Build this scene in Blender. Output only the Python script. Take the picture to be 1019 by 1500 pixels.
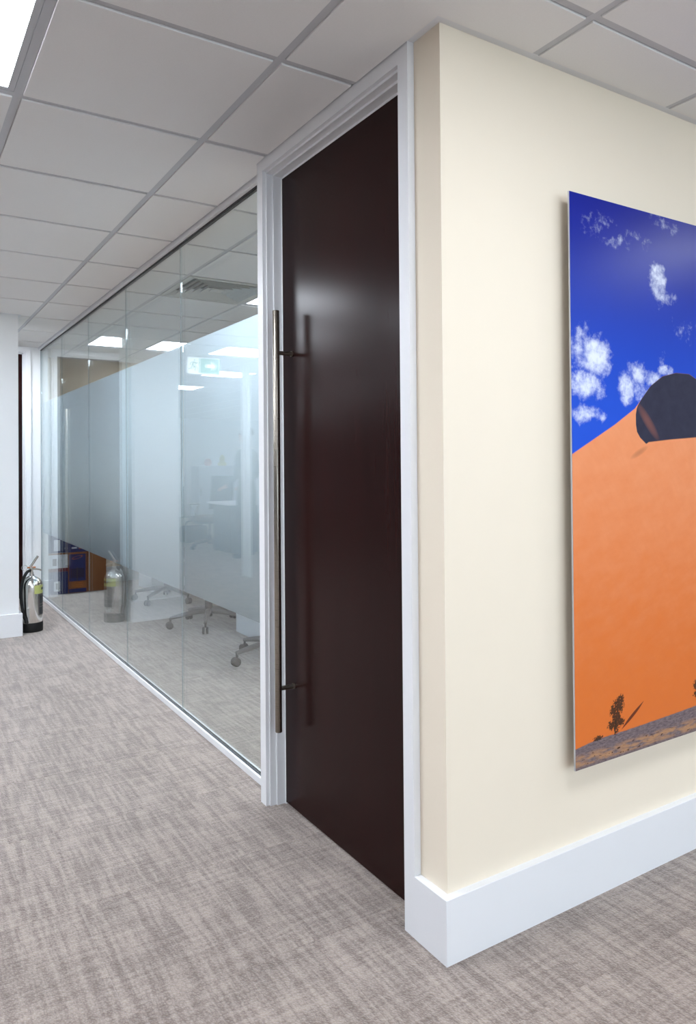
import bpy, bmesh, math, random
from mathutils import Vector, Matrix

# ------------------------------------------------------------------ scene, camera, world, exposure
for o in list(bpy.data.objects):
    bpy.data.objects.remove(o, do_unlink=True)
scene = bpy.context.scene
C = scene.collection
random.seed(7)
PI = math.pi

def camera():
    F, CY = 1076.579, 667.44                      # focal length and principal row for a 1019 x 1500 frame
    yaw, pitch, roll = [math.radians(a) for a in (32.10553, .62358, -.45402)]
    f0 = Vector((math.sin(yaw), math.cos(yaw), 0)); r0 = Vector((math.cos(yaw), -math.sin(yaw), 0)); u0 = Vector((0, 0, 1))
    f = math.cos(pitch)*f0 + math.sin(pitch)*u0
    u = -math.sin(pitch)*f0 + math.cos(pitch)*u0
    r = math.cos(roll)*r0 + math.sin(roll)*u
    u = -math.sin(roll)*r0 + math.cos(roll)*u
    cd = bpy.data.cameras.new('camera'); co = bpy.data.objects.new('camera', cd); C.objects.link(co)
    cd.sensor_fit = 'VERTICAL'; cd.sensor_height = 36; cd.sensor_width = 36*1019/1500
    cd.lens = F*36/1500
    cd.shift_y = -(750-CY)/1500
    cd.clip_start = .05; cd.clip_end = 100
    m = Matrix((r, u, -f)).transposed().to_4x4()
    m.translation = (-1.2192, -1.4791, 1.275)
    co.matrix_world = m
    scene.camera = co
camera()

world = bpy.data.worlds.new('world'); scene.world = world; world.use_nodes = True
world.node_tree.nodes['Background'].inputs[0].default_value = (.5, .55, .6, 1)
world.node_tree.nodes['Background'].inputs[1].default_value = .05

PANEL = 9.0                                       # radiance of the ceiling light diffusers
PANEL_COLOUR = (.85, .915, 1.0, 1)
# added daylight fill for the cream wall, through an unseen window band
dl = bpy.data.lights.new('added_window_daylight', 'AREA'); dl.shape = 'RECTANGLE'; dl.size = 6.3; dl.size_y = 1.2
dl.energy = 60; dl.color = (.80, .90, 1.0)
dlo = bpy.data.objects.new('added_window_daylight', dl); C.objects.link(dlo)
dlo.location = (1.2, -5.42, 1.5); dlo.rotation_euler = (math.pi/2, 0, 0)
vs = scene.view_settings
vs.view_transform = 'Standard'; vs.look = 'None'; vs.gamma = 1; vs.use_curve_mapping = False
vs.exposure = 1.29

# ------------------------------------------------------------------ helpers
def srgb(r, g, b):
    f = lambda c: c/12.92 if c <= .04045 else ((c+.055)/1.055)**2.4
    return (f(r/255), f(g/255), f(b/255), 1)

def obj(name, bm, mat, parent=None, smooth=False, loc=None):
    me = bpy.data.meshes.new(name)
    bmesh.ops.recalc_face_normals(bm, faces=bm.faces)
    if smooth:
        for f in bm.faces: f.smooth = True
    bm.to_mesh(me); bm.free()
    for m in (mat if isinstance(mat, (list, tuple)) else [mat]): me.materials.append(m)
    if smooth: 
        try: me.set_sharp_from_angle(angle=math.radians(40))
        except Exception: pass
    o = bpy.data.objects.new(name, me); C.objects.link(o)
    if parent: o.parent = parent
    if loc: o.location = loc
    return o

def tag(o, label=None, cat=None, group=None, kind=None):
    if label: o['label'] = label
    if cat: o['category'] = cat
    if group: o['group'] = group
    if kind: o['kind'] = kind
    return o

def thing(name, label, cat, loc=(0, 0, 0), rz=0, group=None, kind=None):
    o = bpy.data.objects.new(name, None); C.objects.link(o)
    o.empty_display_size = .1
    o.location = loc; o.rotation_euler = (0, 0, rz)
    return tag(o, label, cat, group, kind)

def bx(bm, x0, x1, y0, y1, z0, z1, bev=0, seg=1):
    r = bmesh.ops.create_cube(bm, size=1)
    for v in r['verts']:
        v.co = Vector(((x0+x1)/2+v.co.x*(x1-x0), (y0+y1)/2+v.co.y*(y1-y0), (z0+z1)/2+v.co.z*(z1-z0)))
    if bev:
        es = list({e for v in r['verts'] for e in v.link_edges})
        bmesh.ops.bevel(bm, geom=es, offset=bev, segments=seg, affect='EDGES', profile=.5)
    return bm

def box(x0, x1, y0, y1, z0, z1, bev=0, seg=1):
    return bx(bmesh.new(), x0, x1, y0, y1, z0, z1, bev, seg)

def prism(bm, pts, z0, z1):
    lo = [bm.verts.new((p[0], p[1], z0)) for p in pts]; hi = [bm.verts.new((p[0], p[1], z1)) for p in pts]
    n = len(pts)
    bm.faces.new(lo[::-1]); bm.faces.new(hi)
    for i in range(n): bm.faces.new((lo[i], lo[(i+1) % n], hi[(i+1) % n], hi[i]))
    return bm

def lathe(bm, prof, n=32, c=(0, 0, 0)):
    rings = []
    for r, z in prof:
        if r < 1e-6: rings.append([bm.verts.new((c[0], c[1], c[2]+z))])
        else: rings.append([bm.verts.new((c[0]+r*math.cos(2*PI*k/n), c[1]+r*math.sin(2*PI*k/n), c[2]+z)) for k in range(n)])
    for a, b in zip(rings, rings[1:]):
        for k in range(n):
            l = (k+1) % n
            if len(a) == 1 and len(b) == 1: continue
            if len(a) == 1: bm.faces.new((a[0], b[l], b[k]))
            elif len(b) == 1: bm.faces.new((a[k], a[l], b[0]))
            else: bm.faces.new((a[k], a[l], b[l], b[k]))
    return bm

def tube(bm, pts, rad, n=12, caps=True):
    pts = [Vector(p) for p in pts]
    rads = rad if isinstance(rad, (list, tuple)) else [rad]*len(pts)
    rings = []; up = None
    for i, p in enumerate(pts):
        d = (pts[min(i+1, len(pts)-1)]-pts[max(i-1, 0)]).normalized()
        if up is None:
            up = Vector((0, 0, 1)) if abs(d.z) < .9 else Vector((1, 0, 0))
        a = (up-d*up.dot(d)).normalized(); b = d.cross(a); up = a
        rings.append([bm.verts.new(p+rads[i]*(a*math.cos(2*PI*k/n)+b*math.sin(2*PI*k/n))) for k in range(n)])
    for ra, rb in zip(rings, rings[1:]):
        for k in range(n): bm.faces.new((ra[k], ra[(k+1) % n], rb[(k+1) % n], rb[k]))
    if caps:
        bm.faces.new(rings[0][::-1]); bm.faces.new(rings[-1])
    return bm

def spline(pts, n=8):
    P = [Vector(p) for p in pts]; P = [P[0]*2-P[1]]+P+[P[-1]*2-P[-2]]; out = []
    for i in range(1, len(P)-2):
        for k in range(n):
            t = k/n; a, b, c, d = P[i-1], P[i], P[i+1], P[i+2]
            out.append(.5*((2*b)+(c-a)*t+(2*a-5*b+4*c-d)*t*t+(3*b-a-3*c+d)*t**3))
    return out+[P[-2]]

def copy_tree(o, parent=None):
    c = o.copy(); C.objects.link(c); c.parent = parent
    for ch in list(o.children): copy_tree(ch, c)
    return c

# ------------------------------------------------------------------ node expressions
class X:
    """a node socket (or number) with arithmetic"""
    nt = None
    def __init__(s, v): s.v = v
    @staticmethod
    def m(op, *a, clamp=False):
        n = X.nt.nodes.new('ShaderNodeMath'); n.operation = op; n.use_clamp = clamp
        for i, q in enumerate(a):
            q = q.v if isinstance(q, X) else q
            if isinstance(q, (int, float)): n.inputs[i].default_value = q
            else: X.nt.links.new(q, n.inputs[i])
        return X(n.outputs[0])
    def __add__(s, o): return X.m('ADD', s, o)
    __radd__ = __add__
    def __sub__(s, o): return X.m('SUBTRACT', s, o)
    def __rsub__(s, o): return X.m('SUBTRACT', o, s)
    def __mul__(s, o): return X.m('MULTIPLY', s, o)
    __rmul__ = __mul__
    def __truediv__(s, o): return X.m('DIVIDE', s, o)
    def clamp(s): return X.m('ADD', s, 0, clamp=True)
    def smooth(s, a, b):
        n = X.nt.nodes.new('ShaderNodeMapRange'); n.interpolation_type = 'SMOOTHSTEP'
        X.nt.links.new(s.v, n.inputs[0]); n.inputs[1].default_value = a; n.inputs[2].default_value = b
        return X(n.outputs[0])
def fmax(a, b): return X.m('MAXIMUM', a, b)
def fmin(a, b): return X.m('MINIMUM', a, b)
def vec(a, b, c=0):
    n = X.nt.nodes.new('ShaderNodeCombineXYZ')
    for i, q in enumerate((a, b, c)):
        q = q.v if isinstance(q, X) else q
        if isinstance(q, (int, float)): n.inputs[i].default_value = q
        else: X.nt.links.new(q, n.inputs[i])
    return n.outputs[0]
def noise(v, scale=1, detail=3, rough=.55):
    n = X.nt.nodes.new('ShaderNodeTexNoise'); n.inputs['Scale'].default_value = scale
    n.inputs['Detail'].default_value = detail; n.inputs['Roughness'].default_value = rough
    if v is not None: X.nt.links.new(v, n.inputs['Vector'])
    return X(n.outputs['Fac'])
def mixc(f, a, b):
    n = X.nt.nodes.new('ShaderNodeMix'); n.data_type = 'RGBA'
    f = f.v if isinstance(f, X) else f
    if isinstance(f, (int, float)): n.inputs[0].default_value = f
    else: X.nt.links.new(f, n.inputs[0])
    for i, q in ((6, a), (7, b)):
        if isinstance(q, tuple): n.inputs[i].default_value = q
        else: X.nt.links.new(q, n.inputs[i])
    return n.outputs[2]
def curve(x, pts, umax):
    """piecewise linear function of x in 0..umax through pts, values in 0..2"""
    n = X.nt.nodes.new('ShaderNodeValToRGB'); r = n.color_ramp
    while len(r.elements) > 1: r.elements.remove(r.elements[0])
    for k, (u, v) in enumerate(pts):
        e = r.elements[0] if k == 0 else r.elements.new(u/umax)
        e.position = u/umax; e.color = (v/2, v/2, v/2, 1)
    X.nt.links.new((x/umax).v, n.inputs[0])
    s = X.nt.nodes.new('ShaderNodeSeparateColor'); X.nt.links.new(n.outputs[0], s.inputs[0])
    return X(s.outputs[0])*2.0
def coords(kind='Object'):
    n = X.nt.nodes.new('ShaderNodeTexCoord') if kind == 'Object' else X.nt.nodes.new('ShaderNodeNewGeometry')
    s = X.nt.nodes.new('ShaderNodeSeparateXYZ')
    X.nt.links.new(n.outputs['Object' if kind == 'Object' else 'Position'], s.inputs[0])
    return X(s.outputs[0]), X(s.outputs[1]), X(s.outputs[2])

def material(name):
    m = bpy.data.materials.new(name); m.use_nodes = True
    X.nt = m.node_tree
    return m, m.node_tree.nodes['Principled BSDF']
def setin(p, key, val):
    s = p.inputs[key]
    if isinstance(val, X): val = val.v
    if hasattr(val, 'is_output'): X.nt.links.new(val, s)
    else: s.default_value = val
def bump(p, h, strength=.2, dist=.001):
    n = X.nt.nodes.new('ShaderNodeBump'); n.inputs['Strength'].default_value = strength; n.inputs['Distance'].default_value = dist
    X.nt.links.new(h.v, n.inputs['Height']); X.nt.links.new(n.outputs[0], p.inputs['Normal'])

def plain(name, col, rough=.5, metal=0, var=.04, scale=8, bmp=0, spec=.5, coat=0):
    m, p = material(name)
    x, y, z = coords()
    n = noise(vec(x, y, z), scale, 3)
    c2 = tuple(max(0, c*(1-var)) for c in col[:3])+(1,)
    c1 = tuple(min(1, c*(1+var)) for c in col[:3])+(1,)
    setin(p, 'Base Color', mixc(n, c2, c1))
    setin(p, 'Roughness', rough); setin(p, 'Metallic', metal); setin(p, 'Specular IOR Level', spec)
    if coat: setin(p, 'Coat Weight', coat); setin(p, 'Coat Roughness', .08)
    if bmp: bump(p, noise(vec(x, y, z), 300, 2), bmp, .0005)
    return m

def emissive(name, col, strength, base=(.8, .8, .8, 1)):
    m, p = material(name)
    setin(p, 'Base Color', base); setin(p, 'Emission Color', col); setin(p, 'Emission Strength', strength)
    return m

def glass_mat(name, tint):
    m, p = material(name); nt = m.node_tree
    nt.nodes.remove(p)
    out = nt.nodes['Material Output']
    tr = nt.nodes.new('ShaderNodeBsdfTransparent'); tr.inputs[0].default_value = tint
    gl = nt.nodes.new('ShaderNodeBsdfGlossy'); gl.inputs['Roughness'].default_value = 0; gl.inputs[0].default_value = (.97, 1, 1, 1)
    lw = nt.nodes.new('ShaderNodeLayerWeight'); lw.inputs[0].default_value = .5
    f = X(lw.outputs['Facing'])
    r = X.m('POWER', f, 5.0)*.957+.043
    mx = nt.nodes.new('ShaderNodeMixShader')
    nt.links.new(r.v, mx.inputs[0]); nt.links.new(tr.outputs[0], mx.inputs[1]); nt.links.new(gl.outputs[0], mx.inputs[2])
    nt.links.new(mx.outputs[0], out.inputs[0])
    return m

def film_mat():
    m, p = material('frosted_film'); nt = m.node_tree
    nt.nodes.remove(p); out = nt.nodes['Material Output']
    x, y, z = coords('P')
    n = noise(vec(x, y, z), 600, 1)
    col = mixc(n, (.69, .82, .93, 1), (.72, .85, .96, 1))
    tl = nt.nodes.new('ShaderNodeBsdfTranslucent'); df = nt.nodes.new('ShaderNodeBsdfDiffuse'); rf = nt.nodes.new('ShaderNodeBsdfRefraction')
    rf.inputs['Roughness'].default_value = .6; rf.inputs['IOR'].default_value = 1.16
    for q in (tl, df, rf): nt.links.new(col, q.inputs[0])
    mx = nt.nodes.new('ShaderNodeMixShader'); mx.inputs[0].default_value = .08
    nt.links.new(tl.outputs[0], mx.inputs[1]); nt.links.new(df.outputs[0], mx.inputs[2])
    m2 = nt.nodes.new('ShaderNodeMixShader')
    dens = z.smooth(.35, 1.65)*.70+.18               # frost graded by height: dense at the top edge, sparse and hazy at the lower edge
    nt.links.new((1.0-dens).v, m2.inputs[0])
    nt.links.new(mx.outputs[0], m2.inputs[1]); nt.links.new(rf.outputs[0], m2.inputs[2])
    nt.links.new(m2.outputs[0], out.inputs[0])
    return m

def carpet_mat():
    m, p = material('woven_carpet')
    x, y, z = coords('P')
    oi = X.nt.nodes.new('ShaderNodeObjectInfo'); rnd = X(oi.outputs['Random'])
    ox = x+rnd*13.0; oy = y+rnd*7.0
    warp = noise(vec(ox*1.0, oy*1.0), 6, 2)*.06
    long_ = noise(vec(ox*52.0+warp*10, oy*4.0), 1, 3, .6)                 # streaks that run along the glass
    cross = noise(vec(ox*5.0+40.0, oy*60.0+warp*10), 1, 3, .6)             # short weft lines across
    patch = noise(vec(ox, oy), 5.5, 3)
    pat = (long_.smooth(.34, .66)*.5+cross.smooth(.36, .66)*.3+patch.smooth(.3, .7)*.2)
    vo = X.nt.nodes.new('ShaderNodeTexVoronoi'); vo.inputs['Scale'].default_value = 1
    X.nt.links.new(vec(ox*230.0+oy*60.0, oy*150.0), vo.inputs['Vector'])
    loop = X(vo.outputs['Distance'])
    fine = noise(vec(ox, oy), 420, 2)
    f = (pat*.62+(1-loop)*.34+(fine-.5)*.5).smooth(.05, .95)
    col = mixc(f, srgb(109, 95, 88), srgb(177, 162, 152))
    setin(p, 'Base Color', col); setin(p, 'Roughness', .95); setin(p, 'Specular IOR Level', .15)
    setin(p, 'Sheen Weight', .5); setin(p, 'Sheen Roughness', .5)
    bump(p, (1-loop)+fine*.5+pat*.4, .55, .003)
    return m

def wood_mat():
    m, p = material('dark_wenge_veneer')
    x, y, z = coords()
    g = noise(vec(x*90.0, y*90.0, z*3.0), 1, 4, .65)
    g2 = noise(vec(x*9.0, y*9.0, z*.7), 1, 2)
    col = mixc((g*.45+g2*.55).smooth(.2, .8), srgb(27, 9, 8), srgb(44, 19, 17))
    setin(p, 'Base Color', col); setin(p, 'Roughness', (g*.05+.19)); setin(p, 'Specular IOR Level', .13)
    bump(p, g, .015, .0003)
    return m

def tile_mat():
    m, p = material('mineral_ceiling_tile')
    x, y, z = coords('P')
    n = noise(vec(x, y), 180, 3); n2 = noise(vec(x, y), 3, 2)
    setin(p, 'Base Color', mixc((n*.7+n2*.3), (.80, .792, .785, 1), (.87, .862, .855, 1)))
    setin(p, 'Roughness', .95); setin(p, 'Specular IOR Level', .1)
    bump(p, n, .25, .0008)
    return m

def steel_mat(name, col, rough):
    m, p = material(name)
    x, y, z = coords()
    g = noise(vec(x*20.0, y*20.0, z*900.0), 1, 2)
    setin(p, 'Base Color', mixc(g, tuple(c*.9 for c in col[:3])+(1,), col)); setin(p, 'Metallic', 1.0); setin(p, 'Roughness', (g*.1+rough))
    return m

def print_mat():
    """photographic print of a dune under a blue sky, u to the right and v up, in metres from the lower left corner"""
    m, p = material('desert_photo_print')
    u, y_, v = coords()
    UM = 1.2
    nz = noise(vec(u, v), 26, 5, .62); nz2 = noise(vec(u+3.0, v), 70, 4, .6)
    # sky
    t = v.smooth(.9, 1.66)
    sky = mixc(t, srgb(40, 86, 208), srgb(24, 36, 142))
    cl = None
    for cu, cv, ru, rv, s in ((.400, 1.452, .033, .040, 1.0), (.412, 1.405, .022, .030, .75), (.455, 1.395, .03, .016, .35),
                              (.105, 1.185, .055, .048, 1.15), (.05, 1.20, .05, .055, .7), (.06, 1.105, .06, .034, 1.0), (.115, 1.09, .03, .02, .7),
                              (.302, 1.148, .030, .028, .95), (.262, 1.166, .02, .016, .6), (.245, 1.10, .030, .040, 1.1), (.31, 1.095, .035, .022, .75), (.36, 1.135, .05, .02, .7),
                              (.045, 1.015, .034, .022, .95), (.10, 1.02, .03, .015, .5), (.13, 1.01, .016, .014, .55), (.44, 1.165, .03, .014, .95), (.42, 1.195, .012, .02, .4),
                              (.425, 1.632, .04, .014, .42), (.395, 1.66, .02, .02, .3), (.49, 1.615, .018, .018, .38), (.285, 1.57, .03, .012, .33), (.345, 1.555, .018, .012, .33),
                              (.195, 1.54, .05, .014, .33), (.115, 1.575, .04, .025, .2), (.55, 1.3, .05, .02, .2), (.8, 1.45, .09, .05, .9), (.95, 1.25, .1, .05, .9)):
        a = (u-cu)/ru; b = (v-cv)/rv
        g = (1.0-(a*a+b*b)*.42)*s
        cl = g if cl is None else fmax(cl, g)
    cl = (cl+(nz-.5)*2.3+(nz2-.5)*.8).smooth(.05, 1.35)*.95
    cl = cl*1.0
    col = mixc(cl, sky, srgb(232, 238, 250))
    # dune
    edge = curve(u, ((0, .900), (.187, .988), (.283, 1.040), (.317, 1.072), (.36, 1.112), (.42, 1.145), (.49, 1.160), (.56, 1.160), (.64, 1.13), (.8, 1.02), (1.2, .86)), UM)
    dn = noise(vec(u*3.0-v*2.0, v*5.0), 4, 4); dn2 = noise(vec(u+v*.6, v*.4), 40, 3)
    dune = mixc((v+(dn-.5)*.5).smooth(.1, 1.15), srgb(222, 118, 54), srgb(238, 154, 108))
    dune = mixc((dn2-.35)*.25, dune, srgb(205, 110, 70))
    col = mixc((edge-v).smooth(-.002, .002), col, dune)
    # hollow in its own shade
    top = curve(u, ((0, 0), (.2825, .0), (.283, 1.012), (.292, 1.045), (.317, 1.074), (.36, 1.118), (.42, 1.151), (.49, 1.166), (.56, 1.166), (.64, 1.136), (.8, 1.0), (1.2, .8)), UM)
    bot = curve(u, ((0, 1.9), (.2825, 1.9), (.283, 1.005), (.290, .968), (.305, .950), (.335, .930), (.345, .936), (.45, .945), (.593, .954), (.8, .93), (1.2, .9)), UM)
    h = fmin((fmin(top, edge+.001)-v).smooth(-.001, .002), (v-bot).smooth(-.001, .003))
    a = (u-.345-(1.0-v)*.85)/.026; b = (v-1.0)/.062
    glow = (1.0-(a*a+b*b)).clamp()
    dark = mixc(glow*.55, mixc(nz, srgb(42, 43, 60), srgb(62, 62, 80)), srgb(150, 96, 82))
    col = mixc(h, col, dark)
    a = (u-.30)/.045; b = (v-.905+(u-.30)*-.4)/.012
    col = mixc((1.0-(a*a+b*b)).clamp()*.45, col, srgb(150, 92, 62))
    # stony ground
    gl = curve(u, ((0, .062), (.1, .072), (.18, .072), (.3, .074), (.45, .078), (.593, .083), (1.2, .1)), UM)
    gn = noise(vec(u*60.0, v*190.0), 1, 4, .7); gs = noise(vec(u*16.0, v*80.0), 1, 3)
    ground = mixc(gn.smooth(.25, .75), srgb(88, 76, 84), srgb(140, 124, 124))
    band = ((v-.008).smooth(-.004, .006)*(.042-v).smooth(-.008, .012))
    ground = mixc(band*gs.smooth(.35, .6)*.8, ground, srgb(190, 142, 100))
    ground = mixc(band*noise(vec(u*45.0, v*120.0), 1, 2).smooth(.62, .68), ground, srgb(70, 42, 30))
    col = mixc((gl+(gn-.5)*.006-v).smooth(-.002, .002), col, ground)
    # trees, one bush, and the long dark mark beside the first tree
    def blob(cu, cv, ru, rv):
        a = (u-cu)/ru; b = (v-cv)/rv
        return 1.0-(a*a+b*b)
    tr = None
    for q in ((.188, .152, .030, .028), (.168, .140, .020, .022), (.200, .168, .018, .018), (.176, .108, .020, .040), (.158, .100, .020, .016), (.200, .103, .018, .014), (.185, .12, .016, .03),
              (.578, .150, .02, .018), (.575, .122, .018, .012), (.6, .135, .03, .04), (.097, .074, .024, .008)):
        g = blob(*q); tr = g if tr is None else fmax(tr, g)
    leaf = (tr+(noise(vec(u, v), 150, 3, .6)-.5)*3.4+(nz2-.5)*1.2).smooth(.15, .6)
    trunk = fmin((.0022-X.m('ABSOLUTE', u-.171-(v-.07)*.12)).smooth(-.0006, .0006), fmin((v-.068).smooth(0, .002), (.12-v).smooth(0, .01)))
    col = mixc(fmax(leaf*.93, trunk), col, mixc(nz2, srgb(30, 26, 26), srgb(66, 54, 40)))
    s = (v-.078)/.068
    wid = (s*(1.0-s)).clamp()*.042
    mark = fmin((wid-X.m('ABSOLUTE', u-.200-s*.108)).smooth(-.001, .0015), fmin(s.smooth(0, .03), (1.0-s).smooth(0, .03)))
    col = mixc(mark*.9, col, srgb(88, 44, 36))
    setin(p, 'Base Color', col); setin(p, 'Roughness', .3); setin(p, 'Specular IOR Level', .1)
    return m

M = dict(
    cream=plain('cream_wall_paint', srgb(241, 229, 210), .8, var=.01, bmp=.06, spec=.2),
    white=plain('white_satin_paint', srgb(236, 237, 240), .35, var=.01, spec=.4),
    wallwhite=plain('white_wall_paint', srgb(236, 237, 238), .8, var=.01, spec=.2),
    tee=plain('grid_metal', srgb(196, 197, 201), .45, var=.01, spec=.3), edge=plain('white_edge_angle', srgb(226, 228, 232), .45, var=.01, spec=.3),
    tile=tile_mat(), carpet=carpet_mat(), wood=wood_mat(),
    screed=plain('floor_screed', srgb(120, 115, 112), .9),
    panel=emissive('light_diffuser', PANEL_COLOUR, PANEL),
    glass=glass_mat('clear_glass', (.93, .96, .965, 1)),
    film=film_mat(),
    seal=plain('dark_seal', srgb(38, 42, 46), .5),
    joint=plain('clear_joint_strip', srgb(150, 162, 166), .12, spec=.7),
    steel=steel_mat('brushed_steel', (.36, .325, .28, 1), .24),
    chrome=steel_mat('polished_steel', (.82, .80, .77, 1), .10),
    black=plain('black_plastic', srgb(22, 22, 24), .4),
    rubber=plain('black_rubber', srgb(14, 14, 15), .6),
    print=print_mat(),
    board=plain('print_board_edge', srgb(205, 205, 210), .5),
    lime=plain('lime_label', srgb(196, 202, 124), .5),
    inkdark=plain('dark_print', srgb(52, 56, 60), .5),
    red=plain('red_plastic', srgb(176, 36, 30), .4),
    orange=plain('orange_print', srgb(198, 112, 40), .5),
    cardboard=plain('cardboard', srgb(150, 96, 52), .8, var=.1, scale=30),
    blueink=plain('blue_carton', srgb(14, 46, 106), .5, var=.08),
    navy=plain('navy_carton_print', srgb(12, 26, 66), .5),
    paper=plain('white_label_paper', srgb(228, 230, 236), .6),
    maroon=plain('maroon_tape', srgb(112, 28, 40), .5),
    charcoal=plain('charcoal_fabric', srgb(44, 46, 52), .9, var=.15, scale=60, bmp=.2),
    brownfab=plain('brown_grey_fabric', srgb(92, 78, 74), .9, var=.15, scale=60, bmp=.2),
    greymetal=plain('grey_painted_metal', srgb(96, 92, 92), .4),
    tabletop=plain('white_laminate', srgb(226, 228, 232), .35, var=.01),
    cabinet=plain('pale_grey_cabinet_steel', srgb(188, 194, 202), .5, var=.02),
    dark=plain('dark_laminate', srgb(48, 56, 70), .5),
    alu=plain('pale_grille_paint', srgb(196, 198, 194), .5, var=.01),
    void=plain('black_void', srgb(10, 11, 13), .9),
    green=emissive('green_sign_face', srgb(10, 150, 112), .32, srgb(10, 110, 80)),
    signwhite=emissive('white_sign_face', (.9, 1, .95, 1), .62, (.4, .4, .4, 1)),
    skin=plain('skin', srgb(196, 148, 122), .6, var=.05),
    shirt=plain('dark_blue_shirt', srgb(32, 40, 58), .9, var=.12, scale=30),
    trousers=plain('black_trousers', srgb(22, 23, 28), .9, var=.12, scale=30),
    hair=plain('dark_hair', srgb(34, 24, 18), .7, var=.2, scale=80),
    yellow=plain('yellow_plastic', srgb(206, 196, 96), .5),
)

# ------------------------------------------------------------------ setting: floor
ZC = 2.423                                        # underside of the ceiling grid
GX0, GX1 = .047, .059                             # faces of the glass
EY = 6.13                                         # face of the end wall
OX0, OX1, OY0, OY1 = -9.0, 7.0, -5.25, 16.0        # the open office
RX1, RY1 = 3.4, 6.76                              # the glazed meeting room

floor = tag(obj('floor', box(OX0, OX1, OY0, OY1, -.12, -.006), M['screed']), 'grey patterned carpet tile floor running through office and meeting room', kind='structure')
ctile = None
near = set()
for i in range(-5, 5):
    for j in range(-4, 14):
        x0 = -.25+.5*i; y0 = -.25+.5*j
        if y0 < -1.3: continue
        if x0 > 1.6 and y0 > .1: continue
        near.add((i, j))
        if ctile is None:
            ctile = obj('carpet_tile', box(-.2499, .2499, -.2499, .2499, -.006, 0, .0005), M['carpet'], floor, loc=(x0+.25, y0+.25, 0))
        else:
            c = ctile.copy(); C.objects.link(c); c.parent = floor; c.location = (x0+.25, y0+.25, 0)
bm = bmesh.new()
for i in range(-18, 15):
    for j in range(-14, 33):
        if (i, j) in near: continue
        x0 = -.25+.5*i; y0 = -.25+.5*j
        if x0 < OX0 or y0 < OY0 or x0+.5 > OX1 or y0+.5 > OY1: continue
        bx(bm, x0+.0004, x0+.4996, y0+.0004, y0+.4996, -.006, 0)
tag(obj('carpet_tile_field', bm, M['carpet'], floor), kind='stuff')

# ------------------------------------------------------------------ setting: ceiling with tiles, tees, lights
ceiling = tag(obj('ceiling', box(OX0, OX1, OY0, OY1, 2.46, 2.56), M['wallwhite']), 'suspended ceiling of white square mineral tiles in a metal grid', kind='structure')
GXo, GYo = -.275, .374
LIGHTS = {                                        # grid cells that hold a light panel: label
    (-2, 0): 'square ceiling light panel at the upper left corner, nearest the dark door',
    (-2, 4): 'square ceiling light panel over the corridor halfway along the glass',
    (-1, 8): 'square ceiling light panel behind the column in front of the far dark door',
    (-3, 8): 'square ceiling light panel of the open office, mirrored just above the exit sign',
    (-4, 11): 'square ceiling light panel of the open office, mirrored just right of the exit sign',
    (-4, 14): 'square ceiling light panel of the open office, mirrored farthest below the exit sign',
    (2, 4): 'square ceiling light panel in the meeting room beside the air vent',
    (2, 8): 'square ceiling light panel at the far end of the meeting room',
    (4, 0): 'added, unseen square ceiling light panel over the far side of the meeting room, nearest the picture wall',  # this far row is unseen, added to brighten the frosted film
    (4, 4): 'added, unseen square ceiling light panel over the far side of the meeting table',
    (4, 8): 'added, unseen square ceiling light panel over the far side of the meeting room, nearest the cartons',
    (1, 1): 'added, unseen square ceiling light panel in the meeting room just behind the dark door',  # hidden panel added to brighten the film top near the door frame
}
for c in ((0, -3), (4, -3), (8, -3), (-4, -3), (-2, -7), (2, -7), (6, -7), (-6, -7), (-4, 0), (-4, 2), (-4, 4), (-3, 6), (-6, 1), (-6, 4), (-7, 8), (-8, 12), (-8, 16), (-10, 18), (-6, 24), (-11, 20)):  # unseen; some read from glare, others added to brighten wall, corridor and column
    LIGHTS[c] = None
VENT = (1, 4)
g = .0135
def cell_polys(i, j):
    """tile outlines of one grid cell, cut round the walls"""
    x0, x1 = GXo+.6*i+g, GXo+.6*(i+1)-g; y0, y1 = GYo+.6*j+g, GYo+.6*(j+1)-g
    w = -.026; out = []
    def rect(a, b, c, d):
        if b-a > .03 and d-c > .03: out.append([(a, c), (b, c), (b, d), (a, d)])
    if x1 <= w:                                   # office side
        if y1 > EY-.026 and x1 > -1.33:
            if x0 < -1.33: rect(x0, -1.33, y0, y1); rect(-1.33, x1, y0, min(y1, EY-.026))
            else: rect(x0, x1, y0, min(y1, EY-.026))
        else: rect(x0, x1, y0, y1)
    elif x0 < w:                                  # the column of cells over the wall line
        if y1 < w: rect(x0, x1, y0, y1)
        elif y0 < w: out.append([(x0, y0), (x1, y0), (x1, w), (w, w), (w, y1), (x0, y1)])
        elif y1 < 1.07: rect(x0, w, y0, y1)
        elif y0 < 1.07: out.append([(x0, y0), (w, y0), (w, 1.07), (.02, 1.07), (.02, y1), (x0, y1)])
        elif y0 < EY-.026: rect(x0, .02, y0, min(y1, EY-.026))
        if y1 > .15: rect(.10, x1, max(y0, .15), min(y1, RY1-.02))
    else:
        if y0 < w: rect(x0, x1, y0, min(y1, w))
        if y1 > .15: rect(x0, min(x1, RX1-.02), max(y0, .15), min(y1, RY1-.02))
    return out
full = None; rest = bmesh.new()
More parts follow.
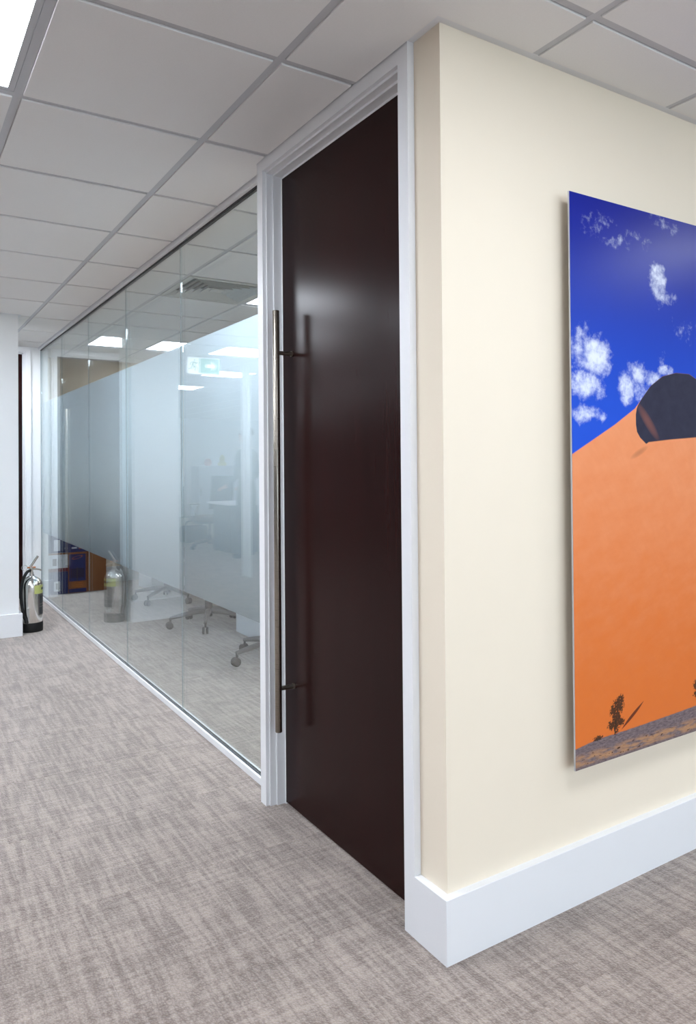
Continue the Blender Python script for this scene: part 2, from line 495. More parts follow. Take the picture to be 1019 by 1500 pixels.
for i in range(-14, 12):
    for j in range(-12, 26):
        if (i, j) in LIGHTS or (i, j) == VENT: continue
        seen = (-4 <= i <= 0 and -2 <= j <= 9) or (0 < i <= 5 and -4 <= j <= -1) or (0 < i <= 4 and 0 <= j <= 10)
        for P in cell_polys(i, j):
            if max(p[0] for p in P) > OX1 or min(p[0] for p in P) < OX0 or min(p[1] for p in P) < OY0 or max(p[1] for p in P) > OY1: continue
            if not seen: prism(rest, P, ZC-.005, ZC+.012); continue
            xs = [p[0] for p in P]; ys = [p[1] for p in P]; cx, cy = min(xs), min(ys)
            whole = len(P) == 4 and abs(max(xs)-cx-.573) < .001 and abs(max(ys)-cy-.573) < .001
            if whole and full:
                o = full.copy(); C.objects.link(o); o.parent = ceiling; o.location = (cx, cy, ZC)
                continue
            bm = prism(bmesh.new(), [(a-cx, b-cy) for a, b in P], -.005, .012)
            es = [e for e in bm.edges if all(v.co.z < 0 for v in e.verts)]
            bmesh.ops.bevel(bm, geom=es, offset=.0012, segments=1, affect='EDGES')
            o = obj('ceiling_tile', bm, M['tile'], ceiling, loc=(cx, cy, ZC))
            if whole: full = o
tag(obj('ceiling_tile_field', rest, M['tile'], ceiling), kind='stuff')
tw = .0125
for i in range(-14, 13):                          # main tees, along the glass
    x = GXo+.6*i; spans = []
    if x < -.026: spans.append((OY0, EY-.02 if x > -1.33 else OY1))
    else:
        spans.append((OY0, -.022))
        if .1 < x < RX1: spans.append((.13, RY1))
    for a, b in spans:
        if OX0 < x < OX1: obj('main_tee', box(x-tw, x+tw, a, b, ZC, ZC+.02), M['tee'], ceiling)
for j in range(-12, 27):                          # cross tees
    y = GYo+.6*j; spans = []
    if y < -.026: spans.append((OX0, OX1))
    elif y < EY: spans.append((OX0, -.022 if y < 1.066 else .026))
    else: spans.append((OX0, -1.32))
    if .13 < y < RY1: spans.append((.09, RX1))
    for a, b in spans:
        if OY0 < y < OY1: obj('cross_tee', box(a, b, y-tw+.001, y+tw-.001, ZC+.0004, ZC+.019), M['tee'], ceiling)

lp = None
for (i, j), lab in LIGHTS.items():
    loc = (GXo+.6*i+.3, GYo+.6*j+.3, ZC)
    if lp is None:
        lp = thing('ceiling_light', lab, 'light', loc, group='ceiling light panels')
        bm = bmesh.new(); a, b = .2865, .268
        for q in ((-a, a, -a, -b), (-a, a, b, a), (-a, -b, -b, b), (b, a, -b, b)): bx(bm, *q, .001, .014)
        obj('frame', bm, M['tee'], lp)
        obj('diffuser', box(-b, b, -b, b, .004, .012), M['panel'], lp)
        cur = lp
    else:
        cur = copy_tree(lp); cur.location = loc
    cur['label'] = lab or 'unseen square ceiling light panel put in around and behind the viewpoint'
    cur['group'] = 'ceiling light panels' if lab else 'office light panels outside the view'

# four-way air vent in the meeting room ceiling
v = thing('air_vent', 'square four-way ceiling air vent with nested louvres in the meeting room', 'vent', (GXo+.6*VENT[0]+.3, GYo+.6*VENT[1]+.3, ZC))
bm = bmesh.new(); a, b = .2865, .255
for q in ((-a, a, -a, -b), (-a, a, b, a), (-a, -b, -b, b), (b, a, -b, b)): bx(bm, *q, -.006, .012)
obj('frame', bm, M['alu'], v)
obj('backing', box(-b, b, -b, b, .034, .036), M['void'], v)
for k in range(5):
    ro = .250-.041*k; ri = ro-.026
    bm = bmesh.new(); rings = []
    for r_, z in ((ro, -.004), (ri, .026), (ri-.003, .026), (ro-.004, -.004)):
        rings.append([bm.verts.new((sx*r_, sy*r_, z)) for sx, sy in ((-1, -1), (1, -1), (1, 1), (-1, 1))])
    for q in range(4):
        ra, rb = rings[q], rings[(q+1) % 4]
        for s in range(4): bm.faces.new((ra[s], ra[(s+1) % 4], rb[(s+1) % 4], rb[s]))
    obj('louvre', bm, M['alu'], v)
obj('core_plate', box(-.04, .04, -.04, .04, -.003, .004), M['alu'], v)

# ------------------------------------------------------------------ setting: walls and skirtings
T = .0224
tag(obj('wall_right', prism(bmesh.new(), [(0, 0), (OX1, 0), (OX1, .12), (.11, .12), (.11, .115), (0, .115)], 0, 2.46), M['cream']), 'cream painted wall and corner that carries the desert picture', kind='structure')
bm = prism(bmesh.new(), [(-T, -T), (OX1, -T), (OX1, 0), (0, 0), (0, .111), (-T, .111)], 0, .1665)
es = [e for e in bm.edges if all(q.co.z > .1 for q in e.verts) or (all(abs(q.co.x+T) < 1e-5 and abs(q.co.y+T) < 1e-5 for q in e.verts))]
bmesh.ops.bevel(bm, geom=es, offset=.0012, segments=1, affect='EDGES')
tag(obj('baseboard_right', bm, M['white']), 'tall white skirting board around the cream corner', kind='structure')
tag(obj('trim_1', prism(bmesh.new(), [(-T, -T), (OX1, -T), (OX1, 0), (0, 0), (0, .111), (-T, .111)], ZC-.0005, ZC+.003), M['edge']), 'white metal edge angle between cream wall and ceiling', kind='structure')

bm = bmesh.new()                                  # end wall with an opening for the far door, and its returns
bx(bm, -1.30, -.955-.035, EY, EY+.12, 0, 2.46); bx(bm, -.055, .11, EY, RY1, 0, 2.46); bx(bm, -1.30, -1.18, EY+.12, OY1, 0, 2.46)
tag(obj('wall_back', bm, M['wallwhite']), 'white end wall of the corridor around the far dark door', kind='structure')
bm = bmesh.new()
bx(bm, -.045, GX0-.017, EY-.02, EY, 0, .166); bx(bm, -1.32, -1.0, EY-.02, EY, 0, .166)
tag(obj('baseboard_back', bm, M['white']), 'white skirting on the end wall beside the far door', kind='structure')
tag(obj('trim_2', box(-1.30, GX0-.02, EY-.022, EY, ZC-.0005, ZC+.003), M['edge']), 'white metal ceiling edge angle along the end wall', kind='structure')

# office and meeting room enclosure
bm = bmesh.new()
bx(bm, OX0-.1, OX0, OY0, OY1, 0, 2.46);  bx(bm, OX0, -1.18, OY1, OY1+.1, 0, 2.46); bx(bm, OX1, OX1+.1, OY0, .12, 0, 2.46)
tag(obj('wall_office', bm, M['wallwhite']), 'plain white outer walls of the open office', kind='structure')
bm = bmesh.new()
bx(bm, RX1, RX1+.1, .12, RY1+.1, 0, 2.46); bx(bm, .11, RX1, RY1, RY1+.1, 0, 2.46)
tag(obj('wall_meeting_room', bm, M['cream']), 'cream inner walls of the glazed meeting room', kind='structure')
bm = bmesh.new()
bx(bm, RX1-.02, RX1, .12, RY1, 0, .166); bx(bm, .11, RX1-.02, RY1-.02, RY1, 0, .166)
tag(obj('baseboard_meeting_room', bm, M['white']), 'white skirting inside the meeting room', kind='structure')

bm = bmesh.new()                                  # wall behind the viewpoint, with a window band added to let in fill daylight
wx0, wx1 = -2.0, 4.4
bx(bm, OX0, OX1, OY0-.12, OY0, 0, .88); bx(bm, OX0, OX1, OY0-.12, OY0, 2.12, 2.46)
bx(bm, OX0, wx0, OY0-.12, OY0, .88, 2.12); bx(bm, wx1, OX1, OY0-.12, OY0, .88, 2.12)
tag(obj('wall_front', bm, M['wallwhite']), 'white outer wall with an added window band, unseen behind the viewpoint', kind='structure')
wn = thing('added_window_1', 'added white framed window band, unseen in the wall behind the viewpoint', None, (wx0, OY0-.06, .88), kind='structure')
W_ = wx1-wx0
obj('window_sill', box(0, W_, -.06, .10, -.02, .0), M['white'], wn); obj('window_head', box(0, W_, -.03, .03, 1.20, 1.24), M['white'], wn)
for k in range(5):
    xx = (W_-.05)*k/4; obj('mullion', box(xx, xx+.05, -.03, .03, 0, 1.20), M['white'], wn)
    if k < 4: obj('window_pane', box(xx+.05, (W_-.05)*(k+1)/4, -.004, .004, 0, 1.20), M['glass'], wn)

# column at the left
CX0, CX1, CY0, CY1 = -.775, -.378, 4.532, 4.90
col = tag(obj('wall_left', box(CX0, CX1, CY0, CY1, 0, 2.46), M['wallwhite']), 'square white column at the left edge of the picture', kind='structure')
bm = box(CX0-T, CX1+T, CY0-T, CY1+T, 0, .170, .0015)
tag(obj('baseboard_left', bm, M['white']), 'white skirting around the square column', kind='structure')
bm = bmesh.new()
for q in ((CX0-T, CX1+T, CY0-T, CY0), (CX0-T, CX1+T, CY1, CY1+T), (CX0-T, CX0, CY0, CY1), (CX1, CX1+T, CY0, CY1)): bx(bm, *q, ZC-.0055, ZC+.003)
tag(obj('trim_3', bm, M['edge']), 'white metal ceiling edge angle around the column', kind='structure')

# ------------------------------------------------------------------ doors
def make_door(name, label, loc, rz, handle_left, hx):
    """local x runs left to right seen from the front, y into the wall, z up"""
    d = thing(name, label, None, loc, rz, kind='structure')
    W = .955; H = ZC-.0005
    prof = [(0, .10), (0, -.022), (.045, -.022), (.045, -.008), (.053, -.008), (.053, .017), (.0605, .017), (.0605, .0495), (.068, .0495), (.068, .10)]
    def jamb(nm, f):
        bm = bmesh.new()
        a = [bm.verts.new(f(i, y, 0)) for i, y in prof]; b = [bm.verts.new(f(i, y, 1)) for i, y in prof]
        n = len(prof)
        for k in range(n): bm.faces.new((a[k], a[(k+1) % n], b[(k+1) % n], b[k]))
        bm.faces.new(a[::-1]); bm.faces.new(b)
        obj(nm, bm, M['white'], d)
    jamb('door_jamb', lambda i, y, t: (i, y, (H-i) if t else 0))
    jamb('door_jamb', lambda i, y, t: (W-i, y, (H-i) if t else 0))
    jamb('door_head', lambda i, y, t: (i if t == 0 else W-i, y, H-i))
    obj('door_leaf', box(.0615, W-.0615, .0498, .094, .007, H-.062, .0008), M['wood'], d)
    x = hx if handle_left else W-hx
    h = obj('pull_handle', lathe(bmesh.new(), [(0, .303), (.0115, .303), (.0125, .3045), (.0125, 1.8345), (.0115, 1.836), (0, 1.836)], 24, (x, -.015, 0)), M['steel'], d, True)
    for z in (.459, 1.682):
        bm = tube(bmesh.new(), [(x, -.006, z), (x, .046, z)], .0078, 16)
        tube(bm, [(x, .045, z), (x, .0497, z)], .0105, 16)
        obj('standoff', bm, M['steel'], h, True)
    return d
make_door('door_1', 'dark brown wood door with tall steel pull bar in white frame', (0, 1.066, 0), -PI/2, True, .138)
make_door('door_2', 'far dark brown door in white frame beyond the column', (-1.0, EY, 0), 0, False, .138)

# ------------------------------------------------------------------ glass partition
gp = thing('glass_partition', 'frameless glass wall with a wide frosted band beside the dark door', 'partition', (0, 1.066, 0))
def rel(bm):
    bmesh.ops.translate(bm, verts=bm.verts, vec=(0, -1.066, 0)); return bm
obj('bottom_rail', rel(box(.036, .074, 1.066, EY, 0, .029, .001)), M['white'], gp)
obj('top_rail', rel(box(.026, .078, 1.066, EY, 2.399, ZC+.004)), M['white'], gp)
obj('bottom_seal', rel(box(.0458, .062, 1.066, EY, .029, .0308)), M['seal'], gp)
obj('top_seal', rel(box(.0435, .064, 1.066, EY, 2.392, 2.399)), M['seal'], gp)
obj('end_seal', rel(box(.044, .062, EY-.008, EY, .0335, 2.392)), M['joint'], gp)
ys = [1.068, 2.132, 3.142, 4.151, 5.134, EY-.008]
for a, b in zip(ys, ys[1:]):
    pn = obj('glass_pane', rel(box(GX0, GX1, a+.0012, b-.0012, .0308, 2.392)), M['glass'], gp)
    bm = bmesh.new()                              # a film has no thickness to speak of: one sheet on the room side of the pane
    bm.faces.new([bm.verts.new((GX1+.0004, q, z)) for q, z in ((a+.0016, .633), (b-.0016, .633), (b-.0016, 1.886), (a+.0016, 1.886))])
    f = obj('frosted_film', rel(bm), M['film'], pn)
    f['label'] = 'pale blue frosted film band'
for y in ys[1:-1]:
    obj('joint_strip', rel(box(GX0-.0004, GX0+.0016, y-.0011, y+.0011, .0335, 2.392)), M['joint'], gp)

# ------------------------------------------------------------------ picture on the cream wall
pic = thing('wall_picture', 'large unframed desert dune photograph with deep blue sky on cream wall', 'picture', (.434, -.045, .397))
obj('backing_board', box(0, 1.12, .0008, .006, 0, 1.654), M['board'], pic)
obj('print', box(.0006, 1.1194, -.0002, .0007, .0006, 1.6534), M['print'], pic)
bm = bmesh.new()
for q in ((.10, 1.02, .10, .13), (.10, 1.02, 1.52, 1.55), (.10, .13, .13, 1.52), (.99, 1.02, .13, 1.52)): bx(bm, q[0], q[1], .006, .0449, q[2], q[3])
obj('hanging_frame', bm, M['board'], pic)

# ------------------------------------------------------------------ fire extinguisher
fe = thing('fire_extinguisher', 'stainless steel fire extinguisher with lime label standing beside the column', 'extinguisher', (-.268, 4.668, 0), math.radians(0))
R0 = .079
obj('cylinder', lathe(bmesh.new(), [(0, .02), (R0-.006, .02), (R0-.002, .05), (R0, .06), (R0, .345), (R0-.004, .372), (R0-.016, .395), (R0-.036, .411), (.026, .420), (.020, .424), (.020, .436), (0, .436)], 40), M['chrome'], fe, True)
obj('base_ring', lathe(bmesh.new(), [(0, .002), (R0+.001, 0), (R0+.003, .004), (R0+.003, .066), (R0+.0005, .072), (R0+.0002, .06), (0, .06)], 40), M['rubber'], fe, True)
def wrap(a0, a1, z0, z1, r, n=14):
    bm = bmesh.new(); lo = []; hi = []
    for k in range(n+1):
        a = math.radians(a0+(a1-a0)*k/n)
        lo.append([bm.verts.new((q*math.cos(a), q*math.sin(a), z0)) for q in (r, r+.0006)])
        hi.append([bm.verts.new((q*math.cos(a), q*math.sin(a), z1)) for q in (r, r+.0006)])
    for k in range(n):
        bm.faces.new((lo[k][1], lo[k+1][1], hi[k+1][1], hi[k][1])); bm.faces.new((lo[k][0], hi[k][0], hi[k+1][0], lo[k+1][0]))
        bm.faces.new((hi[k][0], hi[k][1], hi[k+1][1], hi[k+1][0])); bm.faces.new((lo[k][0], lo[k+1][0], lo[k+1][1], lo[k][1]))
    for k in (0, n): bm.faces.new((lo[k][0], lo[k][1], hi[k][1], hi[k][0]))
    return bm
lb = obj('lime_label', wrap(-84, 40, .292, .356, R0), M['lime'], fe, True); lb['label'] = 'lime green label band'
bm = bmesh.new()
for a0, a1, z0, z1 in ((-40, -34, .318, .336), (-32, -27, .318, .336), (-25, -20, .318, .336), (-18, 8, .318, .336)): 
    b2 = wrap(a0, a1, z0, z1, R0+.0008, 4); me = bpy.data.meshes.new('t'); b2.to_mesh(me); bm.from_mesh(me); b2.free(); bpy.data.meshes.remove(me)
obj('label_marks', bm, M['inkdark'], lb)
il = obj('instruction_panel', wrap(-62, 20, .125, .285, R0), M['paper' if 0 else 'greymetal'], fe, True)
bm = bmesh.new()
for a0, a1, z0, z1 in ((-52, -36, .215, .275), (-30, -12, .215, .275), (-52, -12, .196, .206), (-56, -34, .134, .186), (-28, -8, .134, .186)):
    b2 = wrap(a0, a1, z0, z1, R0+.0008, 4); me = bpy.data.meshes.new('t'); b2.to_mesh(me); bm.from_mesh(me); b2.free(); bpy.data.meshes.remove(me)
obj('pictogram_marks', bm, M['inkdark'], il)
vb = obj('valve_body', lathe(bmesh.new(), [(0, .434), (.016, .434), (.016, .452), (.011, .456), (.011, .476), (.015, .48), (.015, .492), (0, .494)], 20), M['chrome'], fe, True)
obj('carry_handle', tube(bmesh.new(), spline([(-.016, 0, .478), (.02, -.004, .476), (.055, -.01, .470), (.07, -.012, .462)]), [.006]*25, 10), M['steel'], fe, True)
obj('squeeze_lever', tube(bmesh.new(), spline([(-.012, 0, .492), (.006, -.002, .515), (.028, -.006, .55), (.045, -.01, .575)]), .0088, 10), M['chrome'], fe, True)
obj('safety_tab', box(-.03, .03, -.008, .008, .484, .494, .002), M['orange'], fe)
bm = bmesh.new(); tube(bm, [(-.052+.02*math.cos(t), -.004, .49+.02*math.sin(t)) for t in [2*PI*k/20 for k in range(21)]], .0016, 6, False)
obj('pin_ring', bm, M['chrome'], fe, True)
obj('hose', tube(bmesh.new(), spline([(-.012, -.012, .468), (-.040, -.030, .455), (-.070, -.050, .40), (-.084, -.058, .31), (-.080, -.060, .22), (-.066, -.064, .13), (-.052, -.070, .10)]), .0115, 12), M['rubber'], fe, True)
obj('nozzle', tube(bmesh.new(), [(-.053, -.070, .102), (-.046, -.071, .072)], [.0095, .012], 12), M['black'], fe, True)

# ------------------------------------------------------------------ meeting room: table, chairs, cartons
tb = thing('meeting_table', 'white meeting table on two slab legs behind the frosted glass', 'table', (1.62, 4.85, 0))
obj('table_top', box(-.60, .60, -2.0, 1.75, .712, .74, .003), M['wood'], tb)
obj('slab_leg', box(-.58, .58, -1.55, -1.10, 0, .712, .003), M['tabletop'], tb)
obj('slab_leg', box(-.58, .58, 1.02, 1.46, 0, .712, .003), M['tabletop'], tb)

def make_chair(name, label, cat='chair'):
    c = thing(name, label, cat)
    bm = bmesh.new(); tube(bm, [(0, 0, .075), (0, 0, .20)], .030, 16); tube(bm, [(0, 0, .19), (0, 0, .43)], .016, 14)
    obj('gas_column', bm, M['black'], c, True)
    for k in range(5):
        a = 2*PI*k/5; ca, sa = math.cos(a), math.sin(a)
        bm = bmesh.new()
        pts = [(.02*ca, .02*sa, .118), (.10*ca, .10*sa, .116), (.22*ca, .22*sa, .098), (.305*ca, .305*sa, .082)]
        tube(bm, pts, [.024, .022, .017, .013], 10)
        lg = obj('base_leg', bm, M['greymetal'], c, True)
        bm = bmesh.new(); px, py = .30*ca, .30*sa; t = (-sa, ca)
        tube(bm, [(px, py, .05), (px, py, .084)], .008, 8)
        for s in (-1, 1):
            q = Vector((px+.008*ca, py+.008*sa, .0275)); o = Vector((t[0], t[1], 0))*s
            tube(bm, [q+o*.006, q+o*.010, q+o*.020, q+o*.023], [.022, .0275, .0275, .022], 16)
        obj('castor', bm, M['black'], lg, True)
    bm = box(-.24, .24, -.24, .24, .43, .50, .03, 3); obj('seat', bm, M['brownfab'], c, True)
    obj('seat_pan', box(-.19, .19, -.19, .19, .405, .435, .008, 2), M['black'], c, True)
    bm = bmesh.new(); rows = 10; cols_ = 8; fr = []; bk = []
    for i in range(rows+1):
        t = i/rows; z = .58+.52*t; w = .21*(1-.25*abs(t-.45)**1.5); ra = []; rb = []
        for j in range(cols_+1):
            s = j/cols_*2-1; y = .245+.05*math.sin(t*PI*.9)-.04*(1-s*s)*0+.03*s*s*-1+.05*t
            ra.append(bm.verts.new((s*w, y, z))); rb.append(bm.verts.new((s*w, y+.03, z)))
        fr.append(ra); bk.append(rb)
    for i in range(rows):
        for j in range(cols_):
            bm.faces.new((fr[i][j], fr[i][j+1], fr[i+1][j+1], fr[i+1][j])); bm.faces.new((bk[i][j], bk[i+1][j], bk[i+1][j+1], bk[i][j+1]))
        for j in (0, cols_): bm.faces.new((fr[i][j], fr[i+1][j], bk[i+1][j], bk[i][j]))
    for i in (0, rows):
        for j in range(cols_): bm.faces.new((fr[i][j], fr[i][j+1], bk[i][j+1], bk[i][j]))
    obj('backrest', bm, M['charcoal'], c, True)
    obj('back_bracket', tube(bmesh.new(), spline([(0, .10, .415), (0, .24, .42), (0, .30, .50), (0, .31, .66)]), .016, 10), M['black'], c, True)
    for s in (-1, 1):
        ar = obj('armrest', tube(bmesh.new(), spline([(s*.20, .05, .42), (s*.29, .05, .44), (s*.30, .04, .55), (s*.30, .10, .655), (s*.30, .0, .67), (s*.30, -.14, .665)]), .012, 10), M['chrome'], c, True)
    return c
ch = make_chair('office_chair', 'dark swivel chair behind the glass, whole castor base in view')
ch.location = (.945, 4.07, 0); ch.rotation_euler = (0, 0, math.radians(172-144)); 
def dup_chair(loc, deg, label):
    c = copy_tree(ch); c.location = loc; c.rotation_euler = (0, 0, math.radians(deg)); c['label'] = label; c['group'] = 'swivel chairs'
    return c
ch['group'] = 'swivel chairs'
dup_chair((.955, 2.87, 0), 112-144+72, 'dark swivel chair behind the glass nearest the door frame, one castor in view')
dup_chair((1.02, 5.32, 0), 218-216+72, 'dark swivel chair behind the glass farthest from the door frame')

def carton(name, label, loc, sx, sy, sz, mat):
    c = thing(name, label, 'box', loc, group='cartons in the meeting room corner')
    obj('carton_body', box(0, sx, 0, sy, 0, sz, .002), mat, c)
    return c
def patch(c, nm, x0, x1, z0, z1, mat, d=.0006):
    return obj(nm, box(x0, x1, -d, .0003, z0, z1), mat, c)
YB = 6.24
c = carton('cardboard_carton', 'plain brown cardboard carton right of the blue cartons', (.502, YB+.02, 0), .19, .36, .44, M['cardboard'])
patch(c, 'parcel_tape', .085, .105, .0, .44, M['cardboard'], .0004)
c = carton('monitor_carton', 'blue carton with orange oval and brown edges, standing on the floor', (.317, YB, 0), .178, .42, .405, M['cardboard'])
patch(c, 'blue_panel', .008, .166, .118, .388, M['blueink']); patch(c, 'blue_strip', .004, .170, .006, .042, M['blueink'])
bm = bmesh.new(); n = 24
for k in range(n):
    a, b = 2*PI*k/n, 2*PI*(k+1)/n
    f = lambda t, r: (.085+r*.052*math.cos(t), -.001, .355+r*.015*math.sin(t)+.012*math.cos(t)*r)
    vv = [bm.verts.new(f(t, r)) for t, r in ((a, 1), (b, 1), (b, .82), (a, .82))]; bm.faces.new(vv)
obj('oval_emblem', bm, M['orange'], c)
patch(c, 'screen_picture', .02, .15, .15, .245, M['navy'], .0009); patch(c, 'stand_picture', .078, .092, .125, .255, M['inkdark'], .0012)
for k in range(3): patch(c, 'print_line', .03, .145, .058+.018*k, .066+.018*k, M['orange'], .0008)
c = carton('monitor_carton', 'blue carton lying on top of the oval-marked carton', (.30, YB+.01, .407), .20, .40, .17, M['blueink'])
patch(c, 'orange_print', .12, .17, .03, .045, M['orange']); patch(c, 'white_print', .05, .10, .035, .052, M['paper'])
c = carton('monitor_carton', 'bottom blue carton of the stack nearest the glass', (.13, YB, 0), .182, .42, .222, M['blueink'])
patch(c, 'shipping_label', .05, .105, .03, .13, M['paper'])
patch(c, 'label_print', .068, .086, .05, .11, M['inkdark'], .0009)
c = carton('monitor_carton', 'middle carton of the stack nearest the glass, white with maroon stripe', (.13, YB+.004, .224), .182, .42, .185, M['paper'])
patch(c, 'maroon_stripe', 0, .182, .0, .034, M['maroon']); patch(c, 'label_print', .04, .075, .06, .13, M['inkdark'])
patch(c, 'brown_edge', 0, .182, .168, .185, M['cardboard'])
c = carton('monitor_carton', 'top blue carton of the stack nearest the glass', (.13, YB+.002, .411), .165, .40, .20, M['blueink'])
patch(c, 'shipping_label', .05, .11, .02, .13, M['paper'])

# ------------------------------------------------------------------ open office seen in the glass
es_ = thing('exit_sign', 'green emergency exit sign with running figure and arrow under the ceiling', 'sign', (-1.52, 5.9, 2.24))
obj('housing', box(-.185, .185, 0, .035, -.012, .172, .004), M['white'], es_)
obj('sign_face', box(-.175, .175, -.002, 0, 0, .160), M['signwhite'], es_)
obj('green_field', box(-.172, .052, -.003, -.0015, .003, .157), M['green'], es_)
bm = bmesh.new()
arrow = [(-.135, .08), (-.085, .13), (-.085, .098), (-.02, .098), (-.02, .062), (-.085, .062), (-.085, .03)]
vv = [bm.verts.new((a, -.0036, b)) for a, b in arrow]; bm.faces.new(vv)
obj('arrow', bm, M['signwhite'], es_)
bm = bmesh.new()
def limb(a, b, w):
    a, b = Vector(a), Vector(b); d = (b-a).normalized(); n = Vector((-d.y, d.x))*w
    bm.faces.new([bm.verts.new((q.x, -.0032, q.y)) for q in (a+n, b+n, b-n, a-n)])
k_ = [bm.verts.new((.095+.011*math.cos(2*PI*t/12), -.0032, .135+.011*math.sin(2*PI*t/12))) for t in range(12)]; bm.faces.new(k_)
for a, b, w in (((.105, .12), (.118, .075), .011), ((.105, .118), (.075, .098), .005), ((.075, .098), (.066, .115), .005), ((.112, .116), (.140, .105), .005), ((.14, .105), (.146, .08), .005),
                ((.116, .078), (.088, .058), .007), ((.088, .058), (.092, .022), .006), ((.118, .078), (.135, .050), .007), ((.135, .05), (.162, .042), .006)): limb(a, b, w)
obj('running_figure', bm, M['green'], es_)

po = thing('partition_post', 'slim white ribbed partition post standing in the open office', 'post', (-2.14, 6.22, 0))
bm = bmesh.new(); bx(bm, -.014, .0, -.10, .13, 0, ZC-.01)
obj('post_core', bm, M['white'], po)
for k in range(3): obj('post_rib', box(0, .008, -.095+.078*k, -.048+.078*k, 0, ZC-.01, .002), M['white'], po)

cb = thing('storage_cabinet', 'pale grey waist-high office cabinet reflected far away in the glass', 'cabinet', (-4.9, 13.6, 0))
obj('cabinet_body', box(-.8, .55, 0, .45, .05, 1.25, .004), M['cabinet'], cb); obj('plinth', box(-.78, .53, .02, .43, 0, .05), M['dark'], cb)
for k in range(3):
    dd = obj('cabinet_door', box(-.795+.45*k, -.355+.45*k, -.018, 0, .07, 1.22, .003), M['cabinet'], cb)
    obj('door_pull', box(-.40+.45*k, -.385+.45*k, -.035, -.018, .6, .75, .003), M['greymetal'], dd)
o = tag(obj('ornament', lathe(bmesh.new(), [(0, 0), (.06, 0), (.085, .06), (.07, .13), (.03, .16), (0, .165)], 16), M['red'], None, True, (-4.62, 13.75, 1.25)), 'small red ornament on top of the pale cabinet', 'ornament')
o = tag(obj('ornament', lathe(bmesh.new(), [(0, 0), (.09, 0), (.10, .05), (.05, .10), (.06, .17), (.02, .24), (0, .245)], 16), M['yellow'], None, True, (-4.95, 13.75, 1.25)), 'small yellow ornament on top of the pale cabinet', 'ornament')

bg = thing('black_bag', 'black holdall lying on the carpet in the open office', 'bag', (-2.98, 10.2, 0))
bm = box(-.22, .22, -.14, .14, 0, .27, .07, 4)
obj('bag_body', bm, M['charcoal'], bg, True)
obj('bag_strap', tube(bmesh.new(), spline([(-.14, 0, .25), (-.10, 0, .34), (.10, 0, .34), (.14, 0, .25)]), .012, 8), M['black'], bg, True)

dk = thing('office_desk', 'office desk with dark drawer unit beyond the white partition post', 'desk', (-3.45, 8.35, 0))
obj('desk_top', box(-.8, .8, -.4, .4, .712, .737, .003), M['tabletop'], dk)
pd = obj('drawer_unit', box(.32, .72, -.33, .33, .04, .70, .004), M['dark'], dk)
for k in range(3):
    obj('drawer_front', box(.72, .735, -.32, .32, .06+.21*k, .255+.21*k, .003), M['dark'], pd)
obj('desk_leg', box(-.78, -.72, -.36, -.30, 0, .712), M['greymetal'], dk); obj('desk_leg', box(-.78, -.72, .30, .36, 0, .712), M['greymetal'], dk)
dup_chair((-2.86, 9.17, 0), 60, 'dark office chair with chrome arms standing in the open office')

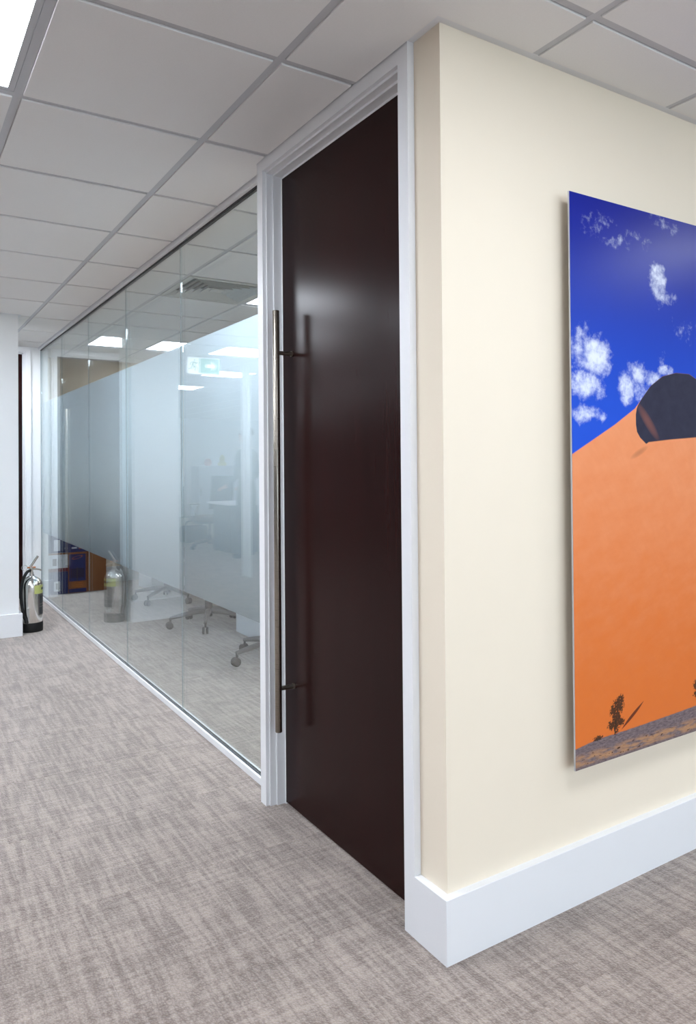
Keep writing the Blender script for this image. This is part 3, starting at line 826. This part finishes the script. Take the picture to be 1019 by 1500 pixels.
def person(loc, rz):
    p = thing('person', 'person in dark shirt and trousers standing by the desk', 'person', loc, rz)
    V = []; Ed = []; Rr = []
    def add(co, r, par=None):
        V.append(co); Rr.append(r if isinstance(r, tuple) else (r, r))
        if par is not None: Ed.append((par, len(V)-1))
        return len(V)-1
    pel = add((0, 0, .95), (.155, .105)); wai = add((0, 0, 1.10), (.135, .095), pel); chs = add((0, -.01, 1.30), (.165, .115), wai)
    shb = add((0, 0, 1.43), (.12, .085), chs); nk = add((0, -.005, 1.50), (.056, .058), shb); nk2 = add((0, -.012, 1.555), (.056, .06), nk)
    jaw = add((0, -.022, 1.60), (.066, .078), nk2); hd = add((0, -.008, 1.68), (.076, .094), jaw); add((0, .002, 1.745), (.062, .075), hd)
    for s in (-1, 1):
        sh = add((s*.175, 0, 1.425), .062, shb); el = add((s*.235, .02, 1.14), .044, sh)
        wr = add((s*.20, -.17, .99), .029, el); pm = add((s*.19, -.235, .965), (.036, .02), wr)
        for k in range(4):
            a = add((s*(.215-.018*k), -.285, .955), .0095, pm); b = add((s*(.213-.017*k), -.312, .938-.002*(k % 2)), .0088, a); add((s*(.21-.016*k), -.322-.004*(k in (1, 2)), .915), .008, b)
        a = add((s*.150, -.245, .968), .0105, wr); add((s*.142, -.278, .955), .009, a)
        hp = add((s*.095, 0, .90), .098, pel); kn = add((s*.105, -.015, .50), .062, hp); an = add((s*.11, .015, .10), .044, kn)
        hl = add((s*.112, .0, .045), .042, an); add((s*.125, -.15, .035), .036, hl)
    me = bpy.data.meshes.new('body_skeleton'); me.from_pydata(V, Ed, []); tmp = bpy.data.objects.new('body_skeleton', me); C.objects.link(tmp)
    md = tmp.modifiers.new('skin', 'SKIN'); tmp.modifiers.new('sub', 'SUBSURF').levels = 2
    for k, sv in enumerate(me.skin_vertices[0].data):
        sv.radius = Rr[k]; sv.use_root = (k == 0)
    bpy.context.view_layer.update()
    dg = bpy.context.evaluated_depsgraph_get()
    body = bpy.data.meshes.new_from_object(tmp.evaluated_get(dg))
    bpy.data.objects.remove(tmp, do_unlink=True)
    body.materials.clear()
    for k in ('skin', 'shirt', 'trousers', 'rubber'): body.materials.append(M[k])
    for f in body.polygons:
        f.use_smooth = True; c = f.center
        hand = c.y < -.165 and .85 < c.z < 1.05 and abs(c.x) > .12
        f.material_index = 0 if (c.z > 1.485 or hand) else 3 if c.z < .085 else 2 if (c.z < .97 and abs(c.x) < .21 and c.y > -.15) else 1
    o = bpy.data.objects.new('body', body); C.objects.link(o); o.parent = p
    bm = bmesh.new(); bmesh.ops.create_uvsphere(bm, u_segments=24, v_segments=14, radius=1)
    for q in list(bm.verts):
        if q.co.z < -.25 or (q.co.y < -.55 and q.co.z < .45): bm.verts.remove(q)
    for q in bm.verts: q.co = Vector((q.co.x*.084, q.co.y*.104+.004, q.co.z*.10+1.70))
    obj('hair', bm, M['hair'], p, True)
    obj('nose', tube(bmesh.new(), [(0, -.098, 1.69), (0, -.112, 1.655), (0, -.100, 1.645)], [.006, .012, .009], 8), M['skin'], p, True)
    for s in (-1, 1):
        bm = bmesh.new(); bmesh.ops.create_uvsphere(bm, u_segments=10, v_segments=8, radius=.011)
        obj('eye', bm, M['hair'], p, True, (s*.031, -.092, 1.69))
        bm = bmesh.new(); bmesh.ops.create_uvsphere(bm, u_segments=10, v_segments=8, radius=.024)
        for q in bm.verts: q.co.x *= .4
        obj('ear', bm, M['skin'], p, True, (s*.079, 0, 1.665))
    obj('mouth', box(-.022, .022, -.102, -.09, 1.612, 1.619, .002), M['red'], p)
    return p
person((-2.83, 7.74, 0), math.radians(150))
